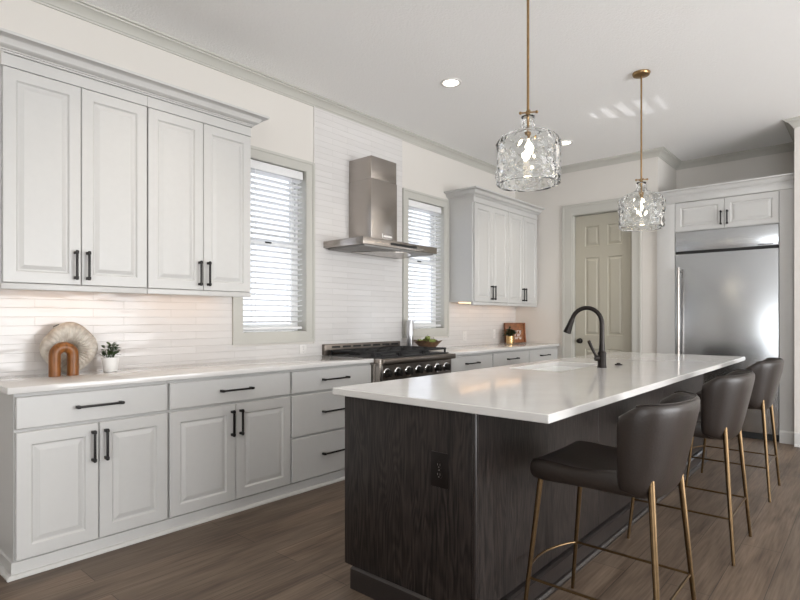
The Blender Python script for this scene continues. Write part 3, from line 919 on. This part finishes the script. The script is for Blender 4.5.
tube(b, [p0 + hd * 0.016 + Vector((0, 0, 0.01)), p0 + hd * 0.040 + Vector((0, 0, 0.055)), p0 + hd * 0.066 + Vector((0, 0, 0.112)), p0 + hd * 0.068 + Vector((0, 0, 0.118))], [0.008, 0.010, 0.0115, 0.007], 14)
obj('lever', b, M['bronze'], t)
b = NB(); lathe(b, [(0.026, 0.0005), (0.026, 0.006), (0.022, 0.010), (0.014, 0.010), (0.013, 0.016), (0.010, 0.017)], (2.352, 3.866, 0.914), 24)
tag(obj('air_switch', b, M['bronze']), 'small round dark button on the island worktop beside the faucet', 'button')

# ------------------------------------------------------------------ bar stools
def make_stool(y, label):
    t = thing('bar_stool', (2.9, y, 0), label, 'stool', 'brown leather bar stools')
    O = Vector((2.9, y, 0))
    # seat: lofted cross-sections, hollowed, with raised bolsters along the sides
    def section(x, w, zb, zt, dish, rise):
        pts = []
        prof = [(-0.80, zb), (-0.95, zb + 0.010), (-1.0, zb + 0.035), (-0.99, zt + rise - 0.012), (-0.93, zt + rise), (-0.84, zt + rise - 0.004), (-0.70, zt + rise * 0.35 - dish * 0.4), (-0.40, zt - dish * 0.9), (0, zt - dish)]
        prof = prof + [(-a, z) for a, z in prof[::-1][1:]]
        for a, z in prof: pts.append(O + Vector((x, a * w, z)))
        return pts
    secs = [(-0.222, 0.198, 0.634, 0.652, 0.0, 0.0), (-0.231, 0.214, 0.617, 0.670, 0.0, 0.004), (-0.222, 0.222, 0.606, 0.683, 0.002, 0.006), (-0.195, 0.227, 0.601, 0.688, 0.004, 0.006),
            (-0.13, 0.231, 0.602, 0.682, 0.010, 0.010), (-0.05, 0.232, 0.606, 0.666, 0.014, 0.018), (0.04, 0.229, 0.606, 0.657, 0.014, 0.034), (0.11, 0.220, 0.602, 0.654, 0.012, 0.050),
            (0.17, 0.208, 0.600, 0.656, 0.008, 0.04), (0.205, 0.170, 0.602, 0.655, 0.006, 0.02)]
    b = NB()
    R = [[b.verts.new(p) for p in section(*s)] for s in secs]
    n = len(R[0])
    for A, B in zip(R, R[1:]):
        for k in range(n): b.faces.new((A[k], A[(k + 1) % n], B[(k + 1) % n], B[k]))
    b.faces.new(R[0][::-1]); b.faces.new(R[-1])
    s = obj('seat', b, M['leather'], t, smooth=80)
    m = s.modifiers.new('soften', 'SUBSURF'); m.levels = 1; m.render_levels = 2
    # wrap-around back: closed profile carried round a U-shaped plan
    b = NB()
    NU = 28
    loops = []
    for i in range(NU + 1):
        u = -1 + 2 * i / NU
        a = u * pi / 2
        sg = 1 if sin(a) >= 0 else -1
        ca = abs(cos(a)) ** 0.82; sa = sg * abs(sin(a)) ** 0.80
        ca2 = max(cos(a), 0.0)
        ztop = 0.948 - 0.004 * abs(u) ** 2 - 0.042 * max(0, (abs(u) - 0.72) / 0.28) ** 2.4
        zbot = 0.598 + 0.030 * abs(u) ** 3
        def at(v, off, dz=0.0):
            z = zbot + (ztop - zbot) * v + dz
            f = (z - 0.60) / 0.325
            f = max(0.0, min(1.05, f))
            Wd = 0.204 + 0.038 * f ** 0.9 + off
            Dp = 0.118 + 0.048 * f + off
            x0 = 0.122 + 0.012 * f + (0.035 * (1 - f) ** 2) * 0
            nose = -0.012 * (1 - f)            # pull the foot of the rear inwards
            return O + Vector((x0 + Dp * ca + nose * ca2, Wd * sa, z))
        t2 = 0.019
        prof = [at(0.03, -t2), at(0.25, -t2), at(0.5, -t2), at(0.75, -t2), at(0.93, -t2 * 0.95), at(0.985, -t2 * 0.55), at(1.0, 0), at(0.985, t2 * 0.55), at(0.93, t2 * 0.95), at(0.75, t2), at(0.5, t2), at(0.25, t2), at(0.10, t2 * 0.95), at(0.03, t2 * 0.55), at(0.0, 0)]
        loops.append(prof)
    R = [[b.verts.new(p) for p in l] for l in loops]
    n = len(R[0])
    for A, B in zip(R, R[1:]):
        for k in range(n): b.faces.new((A[k], A[(k + 1) % n], B[(k + 1) % n], B[k]))
    # rounded front edges of the two wings
    for ring, prev in ((R[0], R[1]), (R[-1], R[-2])):
        cen = [(ring[k].co + ring[(n - 2 - k) % n].co) / 2 for k in range(n)]
        d = Vector((-0.014, 0, 0))
        inner = [b.verts.new(ring[k].co.lerp(cen[k], 0.45) + d) for k in range(n)]
        for k in range(n): b.faces.new((ring[k], ring[(k + 1) % n], inner[(k + 1) % n], inner[k]))
        b.faces.new(inner)
    o = obj('backrest', b, M['leather'], t, smooth=80)
    m = o.modifiers.new('soften', 'SUBSURF'); m.levels = 1; m.render_levels = 1
    # piping along the top edge
    b = NB(); tube(b, [l[6] + Vector((0, 0, 0.0005)) for l in loops[2:-2]], 0.0028, 8)
    obj('piping', b, M['leather'], o)
    # legs
    for sgn in (-1, 1):
        b = NB()
        tube(b, [O + Vector((0.265, sgn * 0.243, 0.0)), O + Vector((0.214, sgn * 0.178, 0.680)), O + Vector((0.211, sgn * 0.174, 0.690))], [0.0085, 0.0125, 0.008], 14)
        obj('leg', b, M['stool_leg'], t)
        b = NB()
        tube(b, [O + Vector((-0.250, sgn * 0.240, 0.0)), O + Vector((-0.188, sgn * 0.200, 0.618))], [0.0080, 0.0115], 14)
        obj('leg', b, M['stool_leg'], t)
    # footrest: two side bars, rear bar, bowed front bar
    zf = 0.222
    fr = lambda s: O + Vector((-0.2275, s * 0.2255, zf)); rr = lambda s: O + Vector((0.245, s * 0.2235, zf))
    b = NB()
    for s2 in (-1, 1): tube(b, [fr(s2), rr(s2)], 0.0055, 10)
    tube(b, [rr(-1), rr(1)], 0.0055, 10)
    bow = [fr(-1) + (fr(1) - fr(-1)) * (k / 16) + Vector((-0.062 * sin(pi * k / 16) ** 0.8, 0, 0)) for k in range(17)]
    tube(b, bow, 0.0055, 10)
    obj('footrest', b, M['stool_leg'], t)
    return t
def copy_thing(r, loc, label):
    c = r.copy(); C.objects.link(c); c.location = loc; c['label'] = label
    for ch in r.children:
        d = ch.copy(); C.objects.link(d); d.parent = c
        for g in ch.children:
            e = g.copy(); C.objects.link(e); e.parent = d
    return c
st = make_stool(2.175, 'brown leather bar stool nearest the camera, at the near end of the island')
copy_thing(st, (2.9, 3.405, 0), 'brown leather bar stool in the middle of the three along the island')
copy_thing(st, (2.9, 4.655, 0), 'brown leather bar stool farthest away, beside the steel fridge')

# ------------------------------------------------------------------ pendants and ceiling lights
def make_pendant(x, y, label):
    t = thing('pendant_light', (x, y, H), label, 'pendant light', 'clear glass pendants over the island')
    b = NB(); lathe(b, [(0.066, 0), (0.066, -0.010), (0.060, -0.020), (0.030, -0.026), (0.012, -0.030)][::-1], (x, y, H - 0.0005), 36)
    obj('canopy', b, M['brass'], t)
    b = NB(); tube(b, [(x, y, H - 0.028), (x, y, 2.325)], 0.0068, 14)
    tube(b, [(x, y, 2.335), (x, y, 2.31)], 0.0105, 14); tube(b, [(x, y, 2.312), (x, y, 2.235)], 0.0065, 14)
    obj('rod', b, M['brass'], t)
    b = NB()
    tube(b, [(x - 0.030, y - 0.022, 2.325), (x + 0.034, y + 0.026, 2.330)], 0.0042, 10)
    tube(b, [(x - 0.020, y + 0.028, 2.333), (x + 0.020, y - 0.028, 2.322)], 0.0042, 10)
    for p in ((-0.032, -0.023, 2.325), (0.036, 0.0275, 2.330), (-0.021, 0.029, 2.333), (0.021, -0.029, 2.322)):
        bmesh.ops.create_icosphere(b, subdivisions=2, radius=0.0085, matrix=Matrix.Translation((x + p[0], y + p[1], p[2])))
    obj('thumb_screws', b, M['brass'], t)
    b = NB(); lathe(b, [(0.012, 0.0), (0.019, -0.004), (0.021, -0.060), (0.018, -0.062)][::-1], (x, y, 2.236), 24)
    obj('socket', b, M['brass'], t)
    b = NB(); lathe(b, [(0.013, 0.0), (0.015, -0.012), (0.022, -0.040), (0.024, -0.070), (0.020, -0.095), (0.010, -0.112), (0.003, -0.116)][::-1], (x, y, 2.173), 24)
    obj('bulb', b, M['bulb'], t)
    # rippled shade: outer skin up, inner skin down
    rnd = random.Random(int(y * 100))
    waves = [(rnd.uniform(3, 9) * rnd.choice((-1, 1)), rnd.uniform(14, 40), rnd.uniform(0, 6.28)) for _ in range(7)]
    lumps = [(rnd.uniform(0, 2 * pi), rnd.uniform(1.955, 2.17), rnd.uniform(0.010, 0.021), rnd.choice((-1, 1)) * rnd.uniform(0.6, 1.3)) for _ in range(330)]
    out = [(0.157, 1.944), (0.1635, 1.950), (0.165, 1.960)]
    out += [(0.165, 1.960 + k * 0.0085) for k in range(1, 24)]
    out += [(0.163, 2.164), (0.157, 2.180), (0.146, 2.194), (0.128, 2.205), (0.100, 2.215), (0.070, 2.226), (0.048, 2.240), (0.037, 2.256), (0.033, 2.275), (0.033, 2.292), (0.036, 2.304)]
    th = 0.0135
    inn = [(r - th, z - (0.004 if r < 0.16 and z > 2.1 else 0)) for r, z in out[1:]][::-1]
    prof = out + [(0.0335, 2.304)] + inn[1:]
    def rip(p, a, r, h):
        z = h
        amp = 0.0080 if 1.952 < z < 2.19 else (0.0015 if z < 2.24 else 0)
        if amp == 0 or r < 0.05: return p
        d = sum(sin(k * a + f * z + ph) for k, f, ph in waves) * 0.0009
        for la, lz, lr, s in lumps:
            da = (a - la + pi) % (2 * pi) - pi
            if abs(z - lz) > 2 * lr or abs(da) > 0.3: continue
            q = (da * 0.165) ** 2 + (z - lz) ** 2
            if q < lr * lr * 4: d += s * amp * math.exp(-q / (lr * lr) * 1.6)
        if d > 0.009: d = 0.009
        if d < -0.0085: d = -0.0085
        inner = r < 0.1625 and False
        k = 1 + d / max(r, 0.06)
        return (x + (p[0] - x) * k, y + (p[1] - y) * k, p[2])
    def rip_out(p, a, r, h): return rip(p, a, r, h) if r > 0.1565 or h > 2.16 else p
    b = NB(); n = 112
    lathe(b, prof, (x, y, 0), n, 'z', cap0=False, cap1=False, fn=rip_out)
    # join the last inner ring to the first outer ring (open bottom rim)
    bm = b; bm.verts.ensure_lookup_table()
    first = [bm.verts[k] for k in range(n)]; last = [bm.verts[len(prof) * n - n + k] for k in range(n)]
    for k in range(n): bm.faces.new((last[k], last[(k + 1) % n], first[(k + 1) % n], first[k]))
    obj('glass_shade', b, M['glass'], t, smooth=180)
    return t
make_pendant(2.317, 2.618, 'clear rippled glass pendant nearer the camera, hanging over the island')
make_pendant(2.317, 4.470, 'clear rippled glass pendant farther away, hanging in front of the door')

def can_light(x, y, label):
    t = thing('recessed_light', (x, y, H), label, 'ceiling light', 'round recessed ceiling lights')
    b = NB(); lathe(b, [(0.088, -0.001), (0.086, -0.007), (0.066, -0.009), (0.062, -0.003)], (x, y, H), 36, cap0=False, cap1=False)
    obj('trim_ring', b, M['plate'], t)
    b = NB(); lathe(b, [(0.0625, -0.004), (0.0625, -0.002)], (x, y, H), 36)
    obj('lens', b, M['can'], t)
can_light(1.09, 3.63, 'round lit recessed ceiling light nearer the camera')
can_light(1.137, 5.69, 'round lit recessed ceiling light in the far left corner')
def can_lamp(x, y, p):
    l = bpy.data.lights.new('recessed_lamp', 'SPOT'); l.energy = p; l.color = (1, 0.88, 0.74); l.spot_size = radians(115); l.spot_blend = 0.8; l.shadow_soft_size = 0.06
    o = bpy.data.objects.new('recessed_lamp', l); o.location = (x, y, H - 0.02); C.objects.link(o)
for x, y in ((1.09, 3.63), (1.137, 5.69), (1.1, 1.57)): can_lamp(x, y, 30)

# ------------------------------------------------------------------ things on the left worktop
ZC = 0.9145
def ring_vase():
    cx_, cy_ = 0.115, 1.148
    cz_ = ZC + 0.150
    t = thing('ring_vase', (cx_, cy_, ZC), 'round ribbed stoneware ring vase behind the wooden arch', 'vase')
    b = NB()
    NA, NP = 240, 26
    rings = []
    for i in range(NA):
        a = 2 * pi * i / NA
        outer = 0.149 + 0.006 * cos(4 * a)
        inner = 0.040
        rc = (outer + inner) / 2; hw = (outer - inner) / 2
        ring = []
        for k in range(NP):
            p = 2 * pi * k / NP
            rad = rc + hw * cos(p)
            rib = 0.0065 * (0.5 + 0.5 * sin(a * 30 + 3.0 * cos(p))) * (1 if abs(sin(p)) > 0.3 else 0.4)
            xx = (0.052 + rib) * sin(p)
            yy, zz = rad * cos(a) * 0.985, rad * sin(a) * (1.0 if sin(a) > 0 else 0.97) - (0.010 if p > pi / 2 and p < 3 * pi / 2 else 0.0)
            zz = max(zz, -0.1495 + 0.0)
            ring.append(b.verts.new((cx_ + xx, cy_ + yy, cz_ + zz)))
        rings.append(ring)
    for i in range(NA):
        A, B = rings[i], rings[(i + 1) % NA]
        for k in range(NP): b.faces.new((A[k], A[(k + 1) % NP], B[(k + 1) % NP], B[k]))
    obj('vase_body', b, M['vase'], t, smooth=60)
    # small dark mouth on the upper left shoulder
    a = radians(118)
    d = Vector((0, cos(a), sin(a)))
    c0 = Vector((cx_, cy_, cz_)) + d * 0.141
    b = NB(); tube(b, [c0, c0 + d * 0.009], [0.022, 0.019], 20)
    mo = obj('vase_mouth', b, M['vase'], t)
    b = NB(); tube(b, [c0 + d * 0.0092, c0 + d * 0.0102], 0.0175, 18)
    obj('mouth_opening', b, M['rubber'], mo)
ring_vase()
def arch():
    cx_, cy_ = 0.235, 1.080
    r = 0.046; tr = 0.030
    pts = [(cx_, cy_ - r, ZC), (cx_, cy_ - r, ZC + 0.06)]
    pts += [(cx_, cy_ - r * cos(pi * k / 20), ZC + 0.116 + r * sin(pi * k / 20)) for k in range(21)]
    pts += [(cx_, cy_ + r, ZC + 0.06), (cx_, cy_ + r, ZC)]
    b = NB(); tube(b, pts, tr, 24)
    tag(obj('wooden_arch', b, M['arch_wood']), 'orange brown wooden arch ornament in front of the ring vase', 'ornament')
arch()

def leaf_mesh(bm, base, d, up, L, Wd, curl=0.25):
    d = d.normalized(); s = d.cross(up)
    if s.length < 1e-4: s = d.cross(Vector((1, 0, 0)))
    s.normalize(); u = s.cross(d).normalized()
    prev = None
    rows = []
    for k in range(6):
        f = k / 5
        w = Wd * sin(pi * (0.06 + 0.92 * f)) ** 0.9 * (1 - 0.25 * f)
        c = base + d * (L * f) - u * (curl * L * f * f)
        rows.append((bm.verts.new(c - s * w + u * w * 0.3), bm.verts.new(c), bm.verts.new(c + s * w + u * w * 0.3)))
    for A, B in zip(rows, rows[1:]):
        bm.faces.new((A[0], A[1], B[1], B[0])); bm.faces.new((A[1], A[2], B[2], B[1]))

def pot_plant(cx_, cy_, z, r0, r1, h, label, mat, leafmat, nl, spread, lh, L, seed, name='potted_plant'):
    t = thing(name, (cx_, cy_, z), label, 'plant', None)
    b = NB(); lathe(b, [(r0 * 0.9, 0), (r0, 0.003), (r1, h - 0.004), (r1, h), (r1 - 0.005, h), (r1 - 0.007, h - 0.012)], (cx_, cy_, z), 32)
    obj('pot', b, mat, t)
    b = NB(); lathe(b, [(r1 - 0.0075, h - 0.0115), (r1 - 0.012, h - 0.006)], (cx_, cy_, z), 24)
    obj('soil', b, M['soil'], t)
    rnd = random.Random(seed)
    st_ = NB(); lf = NB()
    for i in range(nl):
        a = rnd.uniform(0, 2 * pi); q = rnd.random() ** 0.6
        top = Vector((cx_ + cos(a) * spread * q, cy_ + sin(a) * spread * q, z + h + lh * (0.25 + 0.75 * rnd.random()) * (1 - 0.35 * q)))
        bs = Vector((cx_ + cos(a) * r1 * 0.35, cy_ + sin(a) * r1 * 0.35, z + h - 0.008))
        tube(st_, [bs, bs.lerp(top, 0.5) + Vector((0, 0, 0.006)), top], [0.0014, 0.0012, 0.0008], 5)
        for j in range(4):
            aa = a + rnd.uniform(-1.9, 1.9)
            dd = Vector((cos(aa), sin(aa), rnd.uniform(-0.1, 0.9)))
            leaf_mesh(lf, top - Vector((0, 0, 0.007 * j)), dd, Vector((0, 0, 1)), L * rnd.uniform(0.7, 1.15), L * 0.30, rnd.uniform(0.05, 0.3))
    obj('stems', st_, leafmat, t)
    obj('leaves', lf, leafmat, t, smooth=60)
    return t
pot_plant(0.175, 1.352, ZC, 0.038, 0.049, 0.088, 'small green plant in a white pot right of the ring vase', M['pot'], M['leaf'], 26, 0.042, 0.10, 0.034, 3)

# ------------------------------------------------------------------ things right of the range
b = NB(); cx_, cy_ = 0.105, 4.285
lathe(b, [(0.034, 0), (0.036, 0.004), (0.036, 0.296), (0.033, 0.304), (0.010, 0.306)], (cx_, cy_, ZC), 28)
tag(obj('steel_cylinder', b, M['mill']), 'tall plain metal cylinder standing behind the wooden bowl', 'canister')
t = thing('wooden_bowl', (0.24, 4.43, ZC), 'faceted brown wooden bowl filled with green fruit', 'bowl')
b = NB()
bx_, by_ = 0.24, 4.405
n = 8
prof = [(0.058, 0.0), (0.062, 0.004), (0.140, 0.088), (0.146, 0.094), (0.136, 0.092), (0.062, 0.022), (0.03, 0.018)]
def scallop(p, a, r, h):
    k = 1 + 0.10 * sin(4 * a + 0.6) * min(1, h / 0.09)
    return (bx_ + (p[0] - bx_) * k, by_ + (p[1] - by_) * k, p[2] + 0.012 * sin(4 * a + 0.6) * min(1, h / 0.09))
lathe(b, prof, (bx_, by_, ZC), 16, fn=scallop)
obj('bowl_body', b, M['bowl_wood'], t, smooth=20)
rnd = random.Random(5)
fl = [('green round fruit at the left edge of the wooden bowl', -0.055, -0.060), ('green round fruit at the front of the wooden bowl', 0.062, -0.01), ('green round fruit at the back of the wooden bowl', -0.060, 0.03),
      ('green round fruit at the right of the wooden bowl', 0.02, 0.070), ('green round fruit on top in the centre of the wooden bowl', 0.0, 0.0)]
for i, (lb, dx, dy) in enumerate(fl):
    b = NB()
    zc = ZC + (0.090 if i < 4 else 0.122)
    c = Vector((bx_ + dx, by_ + dy, zc))
    bmesh.ops.create_icosphere(b, subdivisions=3, radius=0.030, matrix=Matrix.Translation(c))
    for v in b.verts:
        q = v.co - c
        q.z *= 0.92
        rr = sqrt(q.x ** 2 + q.y ** 2)
        if q.z > 0: q.z -= 0.009 * math.exp(-(rr / 0.010) ** 2)
        v.co = c + q
    f = obj('green_fruit', b, M['fruit'])
    tag(f, lb, 'fruit', 'green fruit in the wooden bowl')
    b = NB(); tube(b, [c + Vector((0, 0, 0.022)), c + Vector((0.003, 0.002, 0.040))], 0.0022, 6)
    obj('stem', b, M['bowl_wood'], f)

# leaning tray with pale pattern and the gold potted plant before it
ty, tw, th_ = 6.28, 0.30, 0.255
t = thing('wooden_tray', (0.112, 6.43, ZC), 'red brown square wooden tray with white lettering leaning in the far corner', 'tray')
b = NB()
TC = Vector((0.112, 6.430, ZC))
ud = Vector((0.425, 0.905, 0)).normalized(); n0_ = Vector((0.905, -0.425, 0)).normalized()
vd = (Vector((0, 0, 1)) - n0_ * 0.09).normalized(); nd = ud.cross(vd).normalized()
def tb(bm, u0, u1, v0, v1, n0, n1, bev=0.004):
    q = bmesh.new(); box(q, u0, u1, v0, v1, n0, n1, bev)
    for p in q.verts: p.co = TC + ud * p.co.x + vd * p.co.y + nd * p.co.z
    merge(bm, q)
hw = 0.160
tb(b, -hw + 0.012, hw - 0.012, 0.012, 0.253, 0, 0.010)
obj('tray_base', b, M['tray_wood'], t)
b = NB()
tb(b, -hw, -hw + 0.014, 0.002, 0.265, -0.002, 0.034, 0.005); tb(b, hw - 0.014, hw, 0.002, 0.265, -0.002, 0.034, 0.005)
tb(b, -hw + 0.0142, hw - 0.0142, 0.002, 0.016, -0.002, 0.034, 0.005); tb(b, -hw + 0.0142, hw - 0.0142, 0.251, 0.265, -0.002, 0.034, 0.005)
obj('tray_rim', b, M['tray_wood'], t)
b = NB()
rnd = random.Random(12)
for i in range(3):
    for j in range(3):
        u, v = 0.0 + i * 0.036, 0.05 + j * 0.042
        tb(b, u, u + 0.007, v, v + 0.032, 0.0102, 0.0112, 0.0003); tb(b, u + 0.008, u + 0.026, v + (0.024 if (i + j) % 2 else 0.0), v + (0.031 if (i + j) % 2 else 0.007), 0.0102, 0.0112, 0.0003)
        if (i + j) % 2 == 0: tb(b, u + 0.018, u + 0.026, v + 0.008, v + 0.030, 0.0102, 0.0112, 0.0003)
obj('white_pattern', b, M['plate'], t, smooth=0)
pot_plant(0.168, 6.205, ZC, 0.048, 0.053, 0.098, 'leafy dark green plant in a gold pot before the leaning tray', M['gold'], M['leaf_dark'], 46, 0.068, 0.105, 0.046, 9)
